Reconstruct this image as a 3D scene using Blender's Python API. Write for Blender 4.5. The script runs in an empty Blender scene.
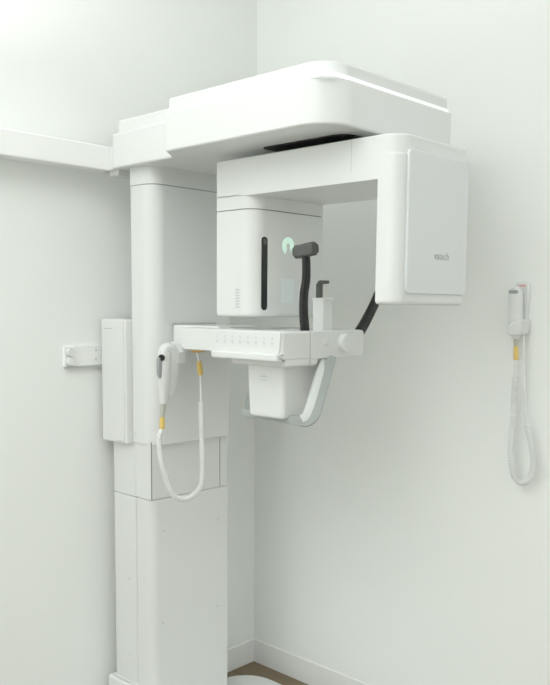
import bpy, bmesh, math, random
from mathutils import Vector, Matrix

C = bpy.context.scene.collection
random.seed(3)

# ------------------------------------------------------------------ materials
def mat(name, col, rough=.5, metal=0., spec=.5, bump=0., bscale=80., emit=None, estr=0., vary=.02, coat=0.):
    m = bpy.data.materials.new(name); m.use_nodes = True
    nt = m.node_tree; b = nt.nodes['Principled BSDF']
    b.inputs['Roughness'].default_value = rough
    b.inputs['Metallic'].default_value = metal
    b.inputs['Specular IOR Level'].default_value = spec
    b.inputs['Coat Weight'].default_value = coat
    tc = nt.nodes.new('ShaderNodeTexCoord')
    nz = nt.nodes.new('ShaderNodeTexNoise'); nz.inputs['Scale'].default_value = 6.; nz.inputs['Detail'].default_value = 3.
    nt.links.new(tc.outputs['Object'], nz.inputs['Vector'])
    mx = nt.nodes.new('ShaderNodeMix'); mx.data_type = 'RGBA'
    mx.inputs[6].default_value = (*[c*(1-vary) for c in col], 1)
    mx.inputs[7].default_value = (*[min(1, c*(1+vary)) for c in col], 1)
    nt.links.new(nz.outputs['Fac'], mx.inputs[0]); nt.links.new(mx.outputs[2], b.inputs['Base Color'])
    if bump:
        n2 = nt.nodes.new('ShaderNodeTexNoise'); n2.inputs['Scale'].default_value = bscale; n2.inputs['Detail'].default_value = 4.
        nt.links.new(tc.outputs['Object'], n2.inputs['Vector'])
        bp = nt.nodes.new('ShaderNodeBump'); bp.inputs['Strength'].default_value = bump; bp.inputs['Distance'].default_value = .002
        nt.links.new(n2.outputs['Fac'], bp.inputs['Height']); nt.links.new(bp.outputs['Normal'], b.inputs['Normal'])
    if emit:
        b.inputs['Emission Color'].default_value = (*emit, 1); b.inputs['Emission Strength'].default_value = estr
    return m

def wood():
    m = bpy.data.materials.new('oak_planks'); m.use_nodes = True
    nt = m.node_tree; b = nt.nodes['Principled BSDF']; b.inputs['Roughness'].default_value = .55
    tc = nt.nodes.new('ShaderNodeTexCoord')
    br = nt.nodes.new('ShaderNodeTexBrick'); br.offset = .37
    br.inputs['Color1'].default_value = (.150, .100, .052, 1); br.inputs['Color2'].default_value = (.205, .142, .078, 1)
    br.inputs['Mortar'].default_value = (.04, .026, .014, 1); br.inputs['Scale'].default_value = 1.
    br.inputs['Mortar Size'].default_value = .0018; br.inputs['Brick Width'].default_value = 1.2; br.inputs['Row Height'].default_value = .16
    nt.links.new(tc.outputs['Object'], br.inputs['Vector'])
    mp = nt.nodes.new('ShaderNodeMapping'); mp.inputs['Scale'].default_value = (2., 28., 1.)
    nt.links.new(tc.outputs['Object'], mp.inputs['Vector'])
    nz = nt.nodes.new('ShaderNodeTexNoise'); nz.inputs['Scale'].default_value = 2.; nz.inputs['Detail'].default_value = 6.
    nt.links.new(mp.outputs['Vector'], nz.inputs['Vector'])
    cr = nt.nodes.new('ShaderNodeValToRGB'); cr.color_ramp.elements[0].color = (.75, .75, .75, 1); cr.color_ramp.elements[1].color = (1.15, 1.15, 1.15, 1)
    nt.links.new(nz.outputs['Fac'], cr.inputs['Fac'])
    mx = nt.nodes.new('ShaderNodeMix'); mx.data_type = 'RGBA'; mx.blend_type = 'MULTIPLY'; mx.inputs[0].default_value = 1.
    nt.links.new(br.outputs['Color'], mx.inputs[6]); nt.links.new(cr.outputs['Color'], mx.inputs[7])
    nt.links.new(mx.outputs[2], b.inputs['Base Color'])
    return m

WALL = mat('wall_paint', (.900, .932, .895), .8, bump=.05, bscale=220., vary=.012)
WALLD = mat('low_bounce_grey', (.62, .64, .62), .8, bump=.05, bscale=220., vary=.012)  # unseen front wall, greyed to cut light bounced onto the machine
CEIL = mat('ceiling_paint', (.90, .91, .90), .9, vary=.01)
BASEB = mat('baseboard_paint', (.86, .875, .845), .5, vary=.01)
FLOOR = wood()
WHITE = mat('gloss_white_plastic', (.735, .760, .742), .25, vary=.008)
SATIN = mat('satin_white_plastic', (.735, .758, .738), .42, vary=.008)
PANEL = mat('cool_white_panel', (.70, .735, .735), .22, vary=.008)
SEAM = mat('shadow_gap', (.16, .165, .155), .7)
SOFTSEAM = mat('faint_joint', (.44, .47, .44), .6)
BLACK = mat('black_plastic', (.004, .004, .004), .5, spec=.25)
SLOT = mat('smoked_window', (.004, .008, .007), .25, spec=.2)
PAD = mat('dark_grey_rubber', (.060, .063, .060), .65, spec=.3, bump=.2, bscale=500.)
GREYM = mat('silver_grey_paint', (.30, .335, .32), .4)
EDGE = mat('lit_side_grey', (.66, .70, .68), .4)  # paler grey paints the strut's lit side into the colour
BTN = mat('grey_button', (.27, .29, .29), .5)
ICON = mat('pale_icon_grey', (.58, .61, .61), .5)
ORANGE = mat('amber_plastic', (.72, .38, .06), .45)
YELLOW = mat('yellow_strain_relief', (.74, .50, .10), .5)
GREIGE = mat('grey_strain_relief', (.40, .40, .34), .5)
STRIP = mat('emissive_white', (.9, .92, .92), .3, emit=(.97, 1., 1.), estr=.40)
RAILW = mat('bright_white_enamel', (.90, .92, .90), .35, vary=.006)
GREEN = mat('green_light', (.6, .95, .72), .4, emit=(.66, 1., .78), estr=.36)
BLUE = mat('pale_blue_label', (.74, .83, .83), .4)
LGREY = mat('label_grey', (.46, .51, .50), .5)
LOGO = mat('logo_grey', (.36, .38, .37), .4)
RED = mat('faded_red_print', (.80, .36, .34), .5)
SCREW = mat('screw_grey', (.60, .62, .60), .4)

# ------------------------------------------------------------------ mesh helpers
def fillet(pts, n=8):
    """pts: list of (x, y, r) -> polygon with rounded corners (any convexity)."""
    out = []; N = len(pts)
    for i in range(N):
        p = Vector(pts[i][:2]); r = pts[i][2]
        if r <= 0: out.append(p); continue
        a = Vector(pts[i-1][:2]) - p; b = Vector(pts[(i+1) % N][:2]) - p
        la, lb = a.length, b.length; a /= la; b /= lb
        ang = a.angle(b)
        d = min(r / math.tan(ang/2), la*.499, lb*.499); r = d*math.tan(ang/2)
        c = p + (a+b).normalized() * (r / math.sin(ang/2))
        s = p + a*d - c; e = p + b*d - c
        a0 = math.atan2(s.y, s.x); da = math.atan2(e.y, e.x) - a0
        while da > math.pi: da -= 2*math.pi
        while da < -math.pi: da += 2*math.pi
        for k in range(n+1):
            t = a0 + da*k/n
            out.append(c + Vector((math.cos(t), math.sin(t)))*r)
    q = []
    for p in out:
        if not q or (p-q[-1]).length > 1e-6: q.append(p)
    if (q[0]-q[-1]).length < 1e-6: q.pop()
    return q

def inset(poly, d):
    N = len(poly); area = sum(poly[i-1].x*poly[i].y - poly[i].x*poly[i-1].y for i in range(N))
    s = 1 if area > 0 else -1; out = []
    for i in range(N):
        e1 = (poly[i]-poly[i-1]).normalized(); e2 = (poly[(i+1) % N]-poly[i]).normalized()
        n1 = Vector((-e1.y, e1.x))*s; n2 = Vector((-e2.y, e2.x))*s
        m = n1+n2
        m = m / max(.2, m.dot(m)) * 2 if m.length > 1e-6 else n1
        out.append(poly[i] + m*d)
    return out

AX = {'z': lambda u, v, w: (u, v, w), 'y': lambda u, v, w: (u, w, v), 'x': lambda u, v, w: (w, u, v)}

def prism(bm, poly, w0, w1, b0=0., b1=0., axis='z', segs=4):
    """extrude a 2-D polygon along an axis, with rounded rims b0 (low end) and b1 (high end)."""
    f = AX[axis]; rings = []
    def ring(ins, w):
        rings.append([bm.verts.new(f(p.x, p.y, w)) for p in (inset(poly, ins) if ins else poly)])
    if b0:
        for k in range(segs):
            t = math.pi/2*k/segs; ring(b0*(1-math.sin(t)), w0 + b0*(1-math.cos(t)))
    ring(0, w0+b0); ring(0, w1-b1)
    if b1:
        for k in range(segs-1, -1, -1):
            t = math.pi/2*k/segs; ring(b1*(1-math.sin(t)), w1 - b1*(1-math.cos(t)))
    N = len(poly)
    for a, b in zip(rings, rings[1:]):
        for i in range(N):
            bm.faces.new((a[i], a[(i+1) % N], b[(i+1) % N], b[i]))
    bm.faces.new(rings[0][::-1]); bm.faces.new(rings[-1])
    return bm

def rect(a0, a1, b0, b1, r=0.):
    if not isinstance(r, (list, tuple)): r = [r]*4
    return fillet([(a0, b0, r[0]), (a1, b0, r[1]), (a1, b1, r[2]), (a0, b1, r[3])])

def box(x0, x1, y0, y1, z0, z1, r=0., b=0., b1=None, bm=None, axis='z'):
    """rounded box; r rounds the edges along `axis`, b / b1 the rims at the low / high end."""
    bm = bm or bmesh.new()
    if axis == 'z': pl, w = rect(x0, x1, y0, y1, r), (z0, z1)
    elif axis == 'y': pl, w = rect(x0, x1, z0, z1, r), (y0, y1)
    else: pl, w = rect(y0, y1, z0, z1, r), (x0, x1)
    return prism(bm, pl, w[0], w[1], b, b if b1 is None else b1, axis)

def catmull(pts, n=8):
    P = [Vector(p) for p in pts]; P = [2*P[0]-P[1]] + P + [2*P[-1]-P[-2]]; out = []
    for i in range(1, len(P)-2):
        for k in range(n):
            t = k/n
            out.append(.5*((2*P[i]) + (P[i+1]-P[i-1])*t + (2*P[i-1]-5*P[i]+4*P[i+1]-P[i+2])*t*t + (3*P[i]-P[i-1]-3*P[i+1]+P[i+2])*t**3))
    out.append(P[-2]); return out

def sweep(bm, path, rad, n=12, e=2., up=(0, 0, 1), dome=True):
    """tube along path; rad(t) -> (ru, rv): half-sizes along side and up; e: superellipse exponent."""
    path = [Vector(p) for p in path]; L = len(path); up = Vector(up); rings = []
    cum = [0.]
    for a, b in zip(path, path[1:]): cum.append(cum[-1] + (b-a).length)
    s = None
    for i, p in enumerate(path):
        t = (path[min(i+1, L-1)] - path[max(i-1, 0)]).normalized()
        if s is None:
            s = t.cross(up)
            if s.length < .2: s = t.cross(Vector((0, 1, 0)))
        else: s = s - t*s.dot(t)
        s.normalize(); v = s.cross(t).normalized()
        r = rad(cum[i]/cum[-1]); ru, rv = r if isinstance(r, tuple) else (r, r)
        ring = []
        for k in range(n):
            a = 2*math.pi*(k+.5)/n; c, d = math.cos(a), math.sin(a)
            cu = math.copysign(abs(c)**(2/e), c); cv = math.copysign(abs(d)**(2/e), d)
            ring.append(bm.verts.new(p + s*(ru*cu) + v*(rv*cv)))
        rings.append(ring)
    for a, b in zip(rings, rings[1:]):
        for k in range(n): bm.faces.new((a[k], a[(k+1) % n], b[(k+1) % n], b[k]))
    bm.faces.new(rings[0][::-1]); bm.faces.new(rings[-1])
    return bm

def tube(pts, rad, n=12, e=2., up=(0, 0, 1), smooth=8, bm=None):
    bm = bm or bmesh.new()
    f = rad if callable(rad) else (lambda t: rad)
    return sweep(bm, catmull(pts, smooth) if smooth else pts, f, n, e, up)

def lathe(bm, c, axis, prof, n=28):
    """prof: list of (radius, offset along axis)."""
    c = Vector(c); A = Vector(axis).normalized()
    s = A.cross(Vector((0, 0, 1)));  s = Vector((1, 0, 0)) if s.length < 1e-3 else s.normalized(); v = A.cross(s)
    rings = [[bm.verts.new(c + A*h + (s*math.cos(2*math.pi*k/n) + v*math.sin(2*math.pi*k/n))*r) for k in range(n)] for r, h in prof]
    for a, b in zip(rings, rings[1:]):
        for k in range(n): bm.faces.new((a[k], a[(k+1) % n], b[(k+1) % n], b[k]))
    bm.faces.new(rings[0][::-1]); bm.faces.new(rings[-1])
    return bm

def loft(rings2, bm=None):
    """closed stack of equal-length rings of 3-D points."""
    bm = bm or bmesh.new()
    R = [[bm.verts.new(p) for p in r] for r in rings2]; n = len(R[0])
    for a, b in zip(R, R[1:]):
        for k in range(n): bm.faces.new((a[k], a[(k+1) % n], b[(k+1) % n], b[k]))
    bm.faces.new(R[0][::-1]); bm.faces.new(R[-1])
    return bm

ORG = {}
def obj(name, bm, m, parent=None, angle=30, origin=None):
    bmesh.ops.recalc_face_normals(bm, faces=bm.faces[:])
    for f in bm.faces: f.smooth = True
    xs = [v.co for v in bm.verts]
    lo = Vector((min(v.x for v in xs), min(v.y for v in xs), min(v.z for v in xs)))
    hi = Vector((max(v.x for v in xs), max(v.y for v in xs), max(v.z for v in xs)))
    o0 = Vector(origin) if origin else (lo+hi)/2
    for v in bm.verts: v.co -= o0
    me = bpy.data.meshes.new(name); bm.to_mesh(me); bm.free()
    me.set_sharp_from_angle(angle=math.radians(angle))
    me.materials.append(m)
    o = bpy.data.objects.new(name, me); C.objects.link(o)
    o.location = o0 - (ORG[parent.name] if parent else Vector((0, 0, 0)))
    if parent: o.parent = parent
    ORG[o.name] = o0
    w = o.modifiers.new('weighted', 'WEIGHTED_NORMAL'); w.keep_sharp = True; w.weight = 80
    return o

def struct(name, bm, m):
    o = obj(name, bm, m); o['kind'] = 'structure'; return o

def thing(name, label, cat, loc, group=None):
    o = bpy.data.objects.new(name, None); o.empty_display_size = .1; C.objects.link(o); o.location = loc
    o['label'] = label; o['category'] = cat
    if group: o['group'] = group
    ORG[o.name] = Vector(loc); return o

def text(name, body, size, M, m, parent, ext=.0004, bold=0.):
    cu = bpy.data.curves.new(name, 'FONT'); cu.body = body; cu.size = size; cu.extrude = ext; cu.offset = bold
    cu.align_x = 'CENTER'; cu.align_y = 'CENTER'
    t = bpy.data.objects.new(name+'_src', cu); C.objects.link(t)
    dg = bpy.context.evaluated_depsgraph_get(); me = bpy.data.meshes.new_from_object(t.evaluated_get(dg))
    bpy.data.objects.remove(t); bpy.data.curves.remove(cu)
    bm = bmesh.new(); bm.from_mesh(me); bpy.data.meshes.remove(me); bm.transform(M)
    return obj(name, bm, m, parent)

# ------------------------------------------------------------------ the room
YW = -.1734; XE = 4.3; YE = -4.6; H = 2.75; T = .12
struct('floor', box(-T, XE+T, YE-T, YW+T, -T, 0), FLOOR)
struct('ceiling', box(-T, XE+T, YE-T, YW+T, H, H+T), CEIL)
struct('wall_left', box(-T, 0, YE-T, YW+T, 0, H), WALL)
struct('wall_right', box(0, XE+T, YW, YW+T, 0, H), WALL)
struct('wall_front', box(XE, XE+T, YE-T, YW, 0, H), WALLD)
struct('wall_back', box(0, XE, YE-T, YE, 0, H), WALL)
HB = .0996; bt = .005
def skirt(poly, axis, w0, w1): return prism(bmesh.new(), fillet(poly), w0, w1, axis=axis)
struct('baseboard_left', skirt([(0, 0, 0), (bt, 0, 0), (bt, HB-.004, 0), (bt-.004, HB, 0), (0, HB, 0)], 'y', YE, YW), BASEB)
struct('baseboard_right', skirt([(YW, 0, 0), (YW-bt, 0, 0), (YW-bt, HB-.004, 0), (YW-bt+.004, HB, 0), (YW, HB, 0)], 'x', bt, XE), BASEB)

# ------------------------------------------------------------------ the x-ray machine
mc = thing('panoramic_x_ray_machine', 'tall white dental panoramic x-ray machine on a column in the room corner', 'x-ray machine', (.2, -.738, 0))

base = obj('base_plate', box(.085, 1.05, -1.17, -.306, 0, .04, .15, 0, .012), SATIN, mc)
obj('base_shroud', box(.035, .20, -.936, -.54, .04, .207, [.01, .01, .02, .02], 0, .012), SATIN, mc)

# lower column: rear channel and front cover
colm = obj('column', box(.0525, .1775, -.9117, -.566, .2, .8605, .006, 0, .003), SATIN, mc)
obj('column_core', box(.10, .24, -.905, -.572, .04, 1.07, .01), SEAM, mc)
lc = obj('lower_cover', box(.1815, .2606, -.9117, -.566, .04, .862, [.003, .03, .006, .003], 0, .005), SATIN, mc)
for y, z in ((-.861, .752), (-.616, .748), (-.866, .435), (-.618, .428)):
    obj('screw', lathe(bmesh.new(), (.2604, y, z), (1, 0, 0), [(.0048, 0), (.0048, .001), (.0028, .0016)], 16), SCREW, lc)
for x, z in ((.135, .571), (.136, .302)):
    obj('screw', lathe(bmesh.new(), (x, -.9115, z), (0, -1, 0), [(.0042, 0), (.0042, .001), (.0025, .0015)], 16), SCREW, colm)
# middle column
mid = obj('upper_column', box(.0495, .1765, -.9095, -.569, .8635, 1.06, .006), SATIN, mc)
obj('column_corner_trim', box(.1785, .2575, -.9095, -.9080, .8645, 1.06), SATIN, mc)
obj('panel_groove', box(.200, .2580, -.9082, -.9040, .8640, 1.055), SEAM, mid)
obj('panel_groove', box(.200, .2582, -.6072, -.6033, .8640, 1.055), SEAM, mid)
obj('sliding_panel', box(.2000, .2592, -.9042, -.6070, .8645, 1.06, .001), SATIN, mc)
obj('column_edge_trim', box(.1785, .2570, -.6035, -.569, .8645, 1.06, .002), SATIN, mc)

# side service box
sb = obj('side_box', box(.026, .1655, -.937, -.56, 1.042, 1.4535, [.008, .006, .006, .006], .006), SATIN, mc)
obj('side_box_cover', box(.118, .158, -.9425, -.93, 1.050, 1.4545, .004, .004), SATIN, sb)
obj('vent', box(.048, .093, -.9376, -.934, 1.4215, 1.4240), SOFTSEAM, sb)

# upper housing (the sliding carriage) with its split cap
hs = obj('carriage_housing', box(.166, .2786, -.9144, -.5636, 1.0435, 1.880, [.008, .052, .022, .008], .008, 0), WHITE, mc)
obj('carriage_cap', box(.164, .2790, -.9150, -.5630, 1.8825, 1.945, [.008, .052, .022, .008]), WHITE, mc)
for p, a in (((.2784, -.850, 1.861), (1, 0, 0)), ((.2784, -.627, 1.861), (1, 0, 0)), ((.184, -.9142, 1.363), (0, -1, 0)), ((.183, -.9142, 1.081), (0, -1, 0))):
    obj('screw', lathe(bmesh.new(), p, a, [(.005, 0), (.005, .001), (.003, .0016)], 16), SCREW, hs)

# overhead arm: one plan outline with a neck that steps out to the wide head
Y0, Y1 = -1.0228, -.4842; N0, N1 = -.950, -.526
def plan(g=0.):
    return fillet([(.105+g, N0+g, .03), (.425, N0+g, .02), (.484, Y0+g, .008), (1.0893-g*.8, Y0+g, .095-g), (1.0893-g*.8, Y1+.002-g*.3, .010), (.484, Y1-g, .008), (.425, N1-g, .02), (.105+g, N1-g, .03)], 10)
oh = obj('overhead_arm', prism(bmesh.new(), plan(), 1.9365, 2.0454, .006, .006), WHITE, mc)
obj('top_cover', prism(bmesh.new(), plan(.014), 2.0445, 2.0880, 0, .008), WHITE, oh)
obj('ledge_strip', box(1.010, 1.0893-.005, Y0+.005, Y1-.003, 2.0440, 2.0540, [.0, .09, .010, .0], 0, .002), STRIP, oh)  # white strip on the ledge, weakly emissive
obj('rotation_slot', box(.735, 1.035, -.890, -.57, 1.9335, 1.9368, [.02, .045, .045, .02]), BLACK, oh)

# cephalometric arm running off to the left
ca = obj('cephalometric_arm', box(.035, .098, -3.2, -.940, 1.933, 2.0105, .005, .004, axis='y'), RAILW, mc)
obj('arm_joint', box(.07, .122, -.925, -.80, 1.9200, 1.9420, .004, .003, axis='y'), SATIN, ca)
obj('arm_joint', box(.040, .115, -.943, -.89, 1.936, 2.008, .003, .001, axis='y'), WHITE, ca)

# rotating arm: beam, x-ray head, sensor neck and box
R0, R1 = -.8882, -.5829
ra = obj('rotating_arm', box(.5508, 1.1996, R0, R1, 1.8118, 1.918, [.006, .05, .006, .006], .002, .004), WHITE, mc)
obj('rotation_hub', lathe(bmesh.new(), (.80, -.7356, 1.91), (0, 0, 1), [(.075, 0), (.075, .0285)], 40), BLACK, ra)
obj('beam_joint', box(1.0535, 1.0547, R0-.0003, R0+.002, 1.835, 1.9175), SOFTSEAM, ra)
xh = obj('x_ray_head', box(1.1357, 1.2000, R0-.0006, R1+.004, 1.5075, 1.870, [.004, .05, .006, .006], .010, .002), WHITE, mc)
pn = obj('head_panel', box(1.1985, 1.2065, -.8540, -.5770, 1.535, 1.883, .012, 0, .003, axis='x'), PANEL, xh)
MX = Matrix.Translation((1.2066, -.700, 1.632)) @ Matrix(((0, 0, 1, 0), (1, 0, 0, 0), (0, 1, 0, 0), (0, 0, 0, 1)))
text('logo', 'vatech', .0275, MX, LOGO, xh, bold=.0004)
sn = obj('sensor_neck', box(.5508, .7054, R0, R1, 1.7765, 1.816, [.006, .05, .006, .006]), WHITE, ra)
sx = obj('sensor_box', box(.5508, .7054, R0, R1, 1.4703, 1.7738, [.006, .05, .006, .006], .010, .002), WHITE, mc)
obj('seam_line', box(.556, .7015, R0+.004, R1-.004, 1.773, 1.777, [.004, .048, .006, .006]), SEAM, sx)
fr = obj('scan_window', box(.7040, .7064, -.8530, -.8290, 1.489, 1.699, .0115, 0, .0008, axis='x'), SLOT, sx)
obj('window_sensor', box(.7062, .7068, -.8475, -.8345, 1.676, 1.692, .006, axis='x'), PAD, fr)
# green indicator: a ring open at the lower right, with a soft core
def arc(cy, cz, ro, ri, a0, a1, x0, x1, n=24):
    bm = bmesh.new(); P = []
    for k in range(n+1):
        t = math.radians(a0+(a1-a0)*k/n); P.append((cy+ro*math.cos(t), cz+ro*math.sin(t)))
    for k in range(n, -1, -1):
        t = math.radians(a0+(a1-a0)*k/n); P.append((cy+ri*math.cos(t), cz+ri*math.sin(t)))
    return prism(bm, [Vector(p) for p in P], x0, x1, axis='x')
obj('indicator_light', arc(-.742, 1.6775, .0255, .009, -40, 240, .7050, .7062), GREEN, sx)
obj('rating_label', box(.7050, .7058, -.771, -.716, 1.511, 1.582, .002, axis='x'), BLUE, sx)
bm = bmesh.new()
for k in range(7): box(.634, .651, R0-.0006, R0+.002, 1.496+k*.0083, 1.5005+k*.0083, bm=bm)
obj('printed_text', bm, LGREY, sx)

# ---- chin-rest console
obj('console_arm', box(.26, .50, -.834, -.655, 1.383, 1.4385, .006, .004, axis='x'), WHITE, mc)
obj('arm_collar', box(.2775, .2855, -.842, -.647, 1.378, 1.4445, .004, axis='x'), SOFTSEAM, mc)
CY0, CY1, CXE = -.920, -.5600, .8512
cb = obj('console', prism(bmesh.new(), fillet([(.405, 1.4340, .006), (CXE, 1.4330, .008), (CXE-.001, 1.3560, .004), (CXE-.012, 1.3525, .004), (.57, 1.3545, .01), (.545, 1.3665, .01), (.440, 1.3665, .006)]), CY0, CY1, .012, .012, 'y'), WHITE, mc)
obj('console_end_cap', box(.845, .8535, CY0+.118, CY1-.001, 1.3535, 1.4322, .012, 0, .003, axis='x'), WHITE, cb)
obj('joint_line', box(.846, .8523, CY0+.1145, CY0+.1180, 1.3375, 1.4320), SOFTSEAM, cb)
obj('console_underside', box(.63, .850, -.903, -.765, 1.334, 1.3555, .012, .008, 0), SATIN, cb)
cp = obj('control_panel', prism(bmesh.new(), fillet([(.415, 1.4320, .004), (.8490, 1.4315, .004), (.8430, 1.3700, .006), (.440, 1.3690, .004)]), -.9245, -.917, .003, 0, 'y'), WHITE, cb)
obj('panel_lip', prism(bmesh.new(), fillet([(-.906, 1.3745, .002), (-.9400, 1.3715, .005), (-.9400, 1.3515, .006), (-.906, 1.3480, .002)]), .585, .8495, .005, .005, 'x'), WHITE, cb)
for k in range(8):
    x = .597 + k*.0318
    bm = arc(0, 0, .0052, .0036, 0, 360, -.0004, .0004, 16) if False else bmesh.new()
    lathe(bm, (x, -.9242, 1.4135), (0, -1, 0), [(.0042, 0), (.0042, .0009)], 14)
    box(x-.0055, x+.0055, -.9251, -.9240, 1.3945, 1.4045, .002, axis='y', bm=bm)
    obj('touch_button', bm, ICON, cb)
kn = obj('dial_knob', lathe(bmesh.new(), (.8528, -.657, 1.396), (1, 0, 0), [(.0290, 0), (.0290, .003), (.0270, .0045), (.0270, .0155), (.0255, .018), (.020, .0185)], 40), WHITE, cb)
jk = obj('round_button', lathe(bmesh.new(), (.853, -.741, 1.3985), (1, 0, 0), [(.0135, 0), (.0135, .002), (.0115, .003), (.0095, .003), (.0095, .0015), (.006, .0015), (.0055, .005), (.004, .0055)], 24), SATIN, cb)
obj('amber_guide_lamp', lathe(bmesh.new(), (.450, -.872, 1.3670), (0, 0, -1), [(.021, 0), (.021, .006), (.017, .009), (.009, .010)], 24), ORANGE, cb)

# hopper below the console
def ring(x0, x1, y0, y1, z, r): return [(p.x, p.y, z) for p in fillet([(x0, y0, r), (x1, y0, r), (x1, y1, r), (x0, y1, r)], 6)]
hp = obj('chin_lift_box', loft([ring(.664, .811, -.873, -.640, 1.335, .014), ring(.671, .8095, -.871, -.742, 1.196, .014), ring(.6725, .8085, -.8695, -.748, 1.188, .013), ring(.678, .804, -.865, -.756, 1.1835, .011)]), WHITE, mc)
bm = bmesh.new()
box(.723, .749, -.8735, -.871, 1.2995, 1.3025, bm=bm, axis='y'); box(.728, .744, -.8735, -.871, 1.3050, 1.3070, bm=bm, axis='y'); box(.721, .751, -.8735, -.870, 1.2900, 1.2920, bm=bm, axis='y')
obj('printed_emblem', bm, LGREY, hp)
# patient handle: bottom rail through the box, two raised struts
hd = obj('patient_handle', tube([(.618, -.834, 1.183), (.74, -.834, 1.183), (.840, -.835, 1.181)], (.0115, .0125), 24, 7, smooth=3), GREYM, mc)
obj('strut', tube([(.830, -.835, 1.1815), (.858, -.835, 1.1815), (.870, -.832, 1.1835), (.8745, -.822, 1.192), (.8720, -.806, 1.212), (.8560, -.757, 1.281), (.840, -.708, 1.352)], lambda t: (.0115+.0085*min(1, t/.25), .0125+.0060*min(1, t/.25)), 28, 7, smooth=8), GREYM, hd)
obj('strut', tube([(.640, -.834, 1.183), (.630, -.834, 1.183), (.624, -.830, 1.187), (.624, -.824, 1.200), (.633, -.814, 1.270), (.642, -.800, 1.349)], (.0115, .0125), 24, 7, smooth=6), GREYM, hd)

obj('strut_lit_side', tube([(.862, -.849, 1.189), (.870, -.840, 1.197), (.869, -.822, 1.224), (.853, -.773, 1.293), (.838, -.728, 1.352)], lambda t: .0115, 20, 5, smooth=6), EDGE, hd)  # lighter tube stands in for light on the strut's left face

# temple supports
def support(pts, wid):
    return tube(pts, wid, 16, 3., up=(1, 0, 0), smooth=8)
ts = obj('temple_support', support([(.830, -.802, 1.428), (.828, -.803, 1.450), (.824, -.803, 1.490), (.824, -.802, 1.535), (.829, -.800, 1.575), (.829, -.799, 1.610), (.827, -.800, 1.648)], lambda t: (.0150-.0025*t, .009)), BLACK, mc)
obj('temple_pad', tube([(.788, -.800, 1.6540), (.803, -.800, 1.6550), (.826, -.800, 1.6575), (.850, -.800, 1.6605), (.863, -.800, 1.6620)], lambda t: (.014, .0190 if .06 < t < .94 else .0135), 20, 3.8, up=(0, 0, 1), smooth=6), PAD, ts)
ts2 = obj('temple_support', support([(.832, -.566, 1.412), (.832, -.555, 1.426), (.830, -.528, 1.452), (.826, -.480, 1.505), (.824, -.450, 1.545), (.840, -.428, 1.590), (.862, -.415, 1.648)], lambda t: (.0190-.005*t, .010)), BLACK, mc)
obj('temple_pad', tube([(.830, -.415, 1.6540), (.865, -.415, 1.6575), (.905, -.415, 1.6630)], (.014, .019), 20, 3.8, smooth=6), PAD, ts2)
# chin post and bite hook
cpst = obj('chin_post', box(.785, .826, -.722, -.677, 1.42, 1.5220, .006, 0, .002), WHITE, mc)
obj('post_rim', box(.782, .834, -.7245, -.678, 1.5210, 1.5265, .006, .001, .002), WHITE, cpst)
obj('bite_hook', prism(bmesh.new(), fillet([(.797, 1.525, 0), (.814, 1.525, 0), (.814, 1.5660, .004), (.838, 1.5675, .002), (.838, 1.5765, .003), (.808, 1.5775, .012), (.797, 1.566, .004)]), -.722, -.707, .003, .003, 'y'), PAD, cpst)

# cradle for the hand switch, bracketed from the housing
cr = obj('switch_cradle', tube([(.322, -.905, 1.352), (.326, -.894, 1.362), (.330, -.880, 1.360), (.332, -.873, 1.335), (.332, -.872, 1.289), (.330, -.878, 1.240), (.326, -.886, 1.215)], lambda t: (.0200-.006*t, .018-.006*t), 18, 3., up=(1, 0, 0), smooth=6), WHITE, mc)
obj('cradle_bracket', box(.276, .352, -.870, -.838, 1.316, 1.356, .004, .003, axis='x'), WHITE, cr)
obj('bracket_hinge', box(.290, .345, -.850, -.815, 1.354, 1.385, .004, .003), SATIN, cr)

# ------------------------------------------------------------------ hand switch on the machine with its coiled cord
hw = thing('exposure_hand_switch', 'white hand switch with grey button, hanging on the machine column above a looped cord', 'hand switch', (.36, -.94, .88))
body = [(.365, -.931, 1.362), (.365, -.934, 1.355), (.365, -.937, 1.330), (.365, -.939, 1.295), (.364, -.937, 1.255), (.362, -.936, 1.222), (.361, -.937, 1.196)]
def hr(t):
    w = .0215 if t < .5 else .0215 - .0085*(t-.5)/.5
    if t < .045: w = .012 + .012*math.sqrt(t/.045)
    return (w, w*.85)
obj('grip', tube(body, hr, 20, 2.6, up=(1, 0, 0), smooth=6), WHITE, hw)
obj('button_plate', tube([(.370, -.9530, 1.340), (.371, -.9555, 1.332), (.371, -.9565, 1.305), (.370, -.9550, 1.286), (.369, -.9535, 1.279)], lambda t: (.0125 if .05 < t < .85 else .008, .0075), 14, 3., up=(1, 0, 0), smooth=5), BTN, hw)
obj('button', lathe(bmesh.new(), (.3730, -.9520, 1.3400), Vector((.70, -.71, .1)), [(.0105, 0), (.0105, .007), (.007, .010)], 18), BLACK, hw)
obj('strain_relief', tube([(.361, -.937, 1.198), (.361, -.940, 1.175), (.361, -.942, 1.152)], lambda t: .009-.003*t, 12), GREIGE, hw)
obj('plug_sleeve', tube([(.361, -.942, 1.153), (.361, -.943, 1.135), (.361, -.944, 1.117)], lambda t: .0085, 12), YELLOW, hw)
cord = [(.361, -.944, 1.119), (.361, -.950, 1.106), (.362, -.956, 1.083), (.362, -.948, 1.018), (.363, -.922, .934), (.364, -.900, .898), (.366, -.870, .8800), (.372, -.838, .883), (.378, -.806, .905), (.384, -.797, .940), (.390, -.803, 1.063), (.396, -.811, 1.195)]
def coil(t):
    return .0088 + .0008*math.sin(t*2*math.pi*95) if t > .03 else .0050 + .0038*t/.03
obj('coiled_cord', tube(cord, coil, 12, smooth=48), WHITE, hw)
obj('thin_cord', tube([(.396, -.811, 1.190), (.400, -.816, 1.24), (.404, -.822, 1.30)], .0042, 10), WHITE, hw)
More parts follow.
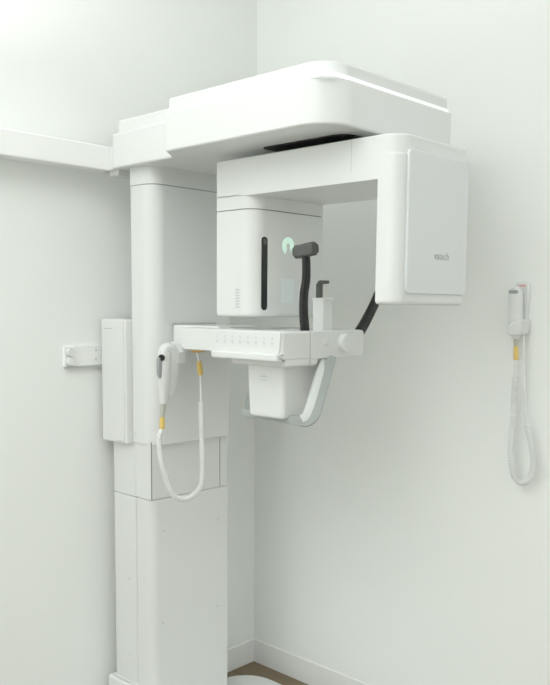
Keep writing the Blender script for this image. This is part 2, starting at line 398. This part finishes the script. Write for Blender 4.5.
obj('plug_sleeve', tube([(.404, -.821, 1.283), (.408, -.828, 1.305), (.412, -.834, 1.326)], lambda t: .0088-.002*abs(t-.5), 12), YELLOW, hw)
obj('thin_cord', tube([(.411, -.833, 1.322), (.416, -.842, 1.343), (.420, -.852, 1.360)], .0035, 10), WHITE, hw)

# ------------------------------------------------------------------ right wall: holder and second hand switch
wc = thing('wall_switch_holder', 'small white wall holder with red print on the right wall, holding a hand switch', 'wall holder', (1.18, YW, 1.42))
obj('back_plate', prism(bmesh.new(), fillet([(1.143, 1.425, .012), (1.188, 1.425, .012), (1.196, 1.560, .006), (1.192, 1.582, .006), (1.152, 1.580, .006)]), YW-.016, YW, .003, 0, 'y'), WHITE, wc)
obj('printed_text', prism(bmesh.new(), fillet([(1.160, 1.5675, 0), (1.186, 1.5675, 0), (1.186, 1.5735, 0), (1.160, 1.5735, 0)]), YW-.0166, YW-.0155, axis='y'), RED, wc)
obj('cradle_cup', prism(bmesh.new(), fillet([(1.150, 1.418, .014), (1.198, 1.420, .014), (1.201, 1.472, .006), (1.150, 1.448, .004)]), YW-.064, YW-.012, .005, 0, 'y'), WHITE, wc)

w2 = thing('exposure_hand_switch', 'white hand switch hanging in the holder on the right wall with a long coiled cord', 'hand switch', (1.19, -.215, .96))
obj('grip', tube([(1.163, -.213, 1.562), (1.164, -.213, 1.556), (1.166, -.213, 1.52), (1.168, -.213, 1.47), (1.171, -.213, 1.43), (1.172, -.214, 1.408)], lambda t: (.012+.009*min(1, t/.06), .017) if t < .7 else (.021-.010*(t-.7)/.3, .017-.006*(t-.7)/.3), 18, 2.8, up=(0, 1, 0), smooth=6), WHITE, w2)
obj('button', box(1.150, 1.180, -.2325, -.222, 1.546, 1.5565, .004, .002, axis='y'), BTN, w2)
obj('strain_relief', tube([(1.172, -.214, 1.410), (1.173, -.215, 1.385)], lambda t: .0085-.002*t, 12, smooth=3), GREIGE, w2)
obj('plug_sleeve', tube([(1.173, -.215, 1.386), (1.174, -.215, 1.365), (1.175, -.215, 1.344)], .0078, 12), YELLOW, w2)
obj('thin_cord', tube([(1.175, -.215, 1.346), (1.1745, -.215, 1.32), (1.174, -.215, 1.285)], .0042, 10), WHITE, w2)
def coil2(t): return .0088 + .0010*math.sin(t*2*math.pi*110)
obj('coiled_cord', tube([(1.174, -.215, 1.290), (1.174, -.215, 1.24), (1.173, -.215, 1.158), (1.170, -.215, 1.063), (1.178, -.215, 1.000), (1.192, -.215, .973), (1.211, -.215, .966), (1.233, -.214, .980), (1.245, -.213, 1.026), (1.236, -.213, 1.085), (1.217, -.212, 1.147)], coil2, 12, smooth=48), WHITE, w2)
obj('thin_cord', tube([(1.218, -.212, 1.143), (1.210, -.211, 1.21), (1.200, -.208, 1.30), (1.193, -.204, 1.39), (1.190, -.200, 1.43)], .0036, 10), WHITE, w2)

# ------------------------------------------------------------------ left wall: utility plate with two knobs
wp = thing('wall_utility_plate', 'small white wall plate with two round knobs on the left wall beside the machine', 'wall plate', (0, -.985, 1.33))
obj('plate', box(0, .010, -1.068, -.905, 1.297, 1.364, .003, 0, .002, axis='x'), RAILW, wp)
for y, z in ((-1.052, 1.345), (-1.054, 1.3145)):
    obj('knob', lathe(bmesh.new(), (.009, y, z), (1, 0, 0), [(.009, 0), (.009, .006), (.0140, .008), (.0145, .016), (.0125, .0205), (.006, .022)], 24), WHITE, wp)
for y, z in ((-.946, 1.348), (-.947, 1.317)):
    obj('screw', lathe(bmesh.new(), (.0095, y, z), (1, 0, 0), [(.0045, 0), (.0045, .001), (.003, .0016)], 14), SCREW, wp)
obj('lower_ledge', box(0, .016, -1.066, -.900, 1.2925, 1.2985), SOFTSEAM, wp)

# ------------------------------------------------------------------ light
def area(name, loc, size, power, rot=(0, 0, 0), col=(1, 1, 1)):
    l = bpy.data.lights.new(name, 'AREA'); l.shape = 'RECTANGLE'; l.size, l.size_y = size; l.energy = power; l.color = col
    o = bpy.data.objects.new(name, l); C.objects.link(o); o.location = loc; o.rotation_euler = rot; return o
area('bounce_fill', (1.0, -2.1, 2.25), (1.4, 1.2), 30, (math.pi, 0, 0), (.98, 1, .985))  # added uplight without a fixture, its ceiling bounce brightens the upper walls
area('bounce_fill', (3.3, -.9, 2.20), (1.2, .8), 13, (math.pi, 0, 0), (.98, 1, .985))  # added too, bounces light down the right wall
area('bounce_fill', (1.4, -3.4, 2.25), (1.4, 1.2), 27, (math.pi, 0, 0), (.98, 1, .985))  # added bounce to even out the wall lighting
area('back_wall_fill', (2.1, YE+.05, 1.4), (4.0, 2.4), 18, (math.radians(90), 0, 0), (.98, 1, .99))  # added broad soft fill from the back wall, no window built there
area('pocket_fill', (XE-.05, -2.9, 1.5), (2.6, 2.2), 7.5, (math.radians(90), 0, math.radians(90)), (.98, 1, .985))  # added fill to brighten the pocket behind the rotating arm

w = bpy.data.worlds.new('World'); bpy.context.scene.world = w; w.use_nodes = True
w.node_tree.nodes['Background'].inputs['Color'].default_value = (.9, .95, .95, 1)
w.node_tree.nodes['Background'].inputs['Strength'].default_value = .3

# ------------------------------------------------------------------ camera
F, PX, PY = 817.0039, 281.7591, 394.8721
yaw, pitch, roll = .7543, .1075, .0088
d = Vector((-math.sin(yaw)*math.cos(pitch), math.cos(yaw)*math.cos(pitch), -math.sin(pitch)))
r = Vector((math.cos(yaw), math.sin(yaw), 0)); u = r.cross(d)
r2 = r*math.cos(roll) + u*math.sin(roll); u2 = -r*math.sin(roll) + u*math.cos(roll)
cam = bpy.data.cameras.new('camera'); co = bpy.data.objects.new('camera', cam); C.objects.link(co)
co.matrix_world = Matrix(((r2.x, u2.x, -d.x, 2.3679), (r2.y, u2.y, -d.y, -2.5331), (r2.z, u2.z, -d.z, 1.5), (0, 0, 0, 1)))
cam.sensor_fit = 'AUTO'; cam.sensor_width = 36; cam.lens = F*36/685
cam.shift_x = (275-PX)/685; cam.shift_y = (PY-342.5)/685
cam.clip_start = .05
bpy.context.scene.camera = co
sc = bpy.context.scene
sc.view_settings.view_transform = 'Standard'; sc.view_settings.look = 'None'; sc.view_settings.exposure = 0.; sc.view_settings.gamma = 1.3
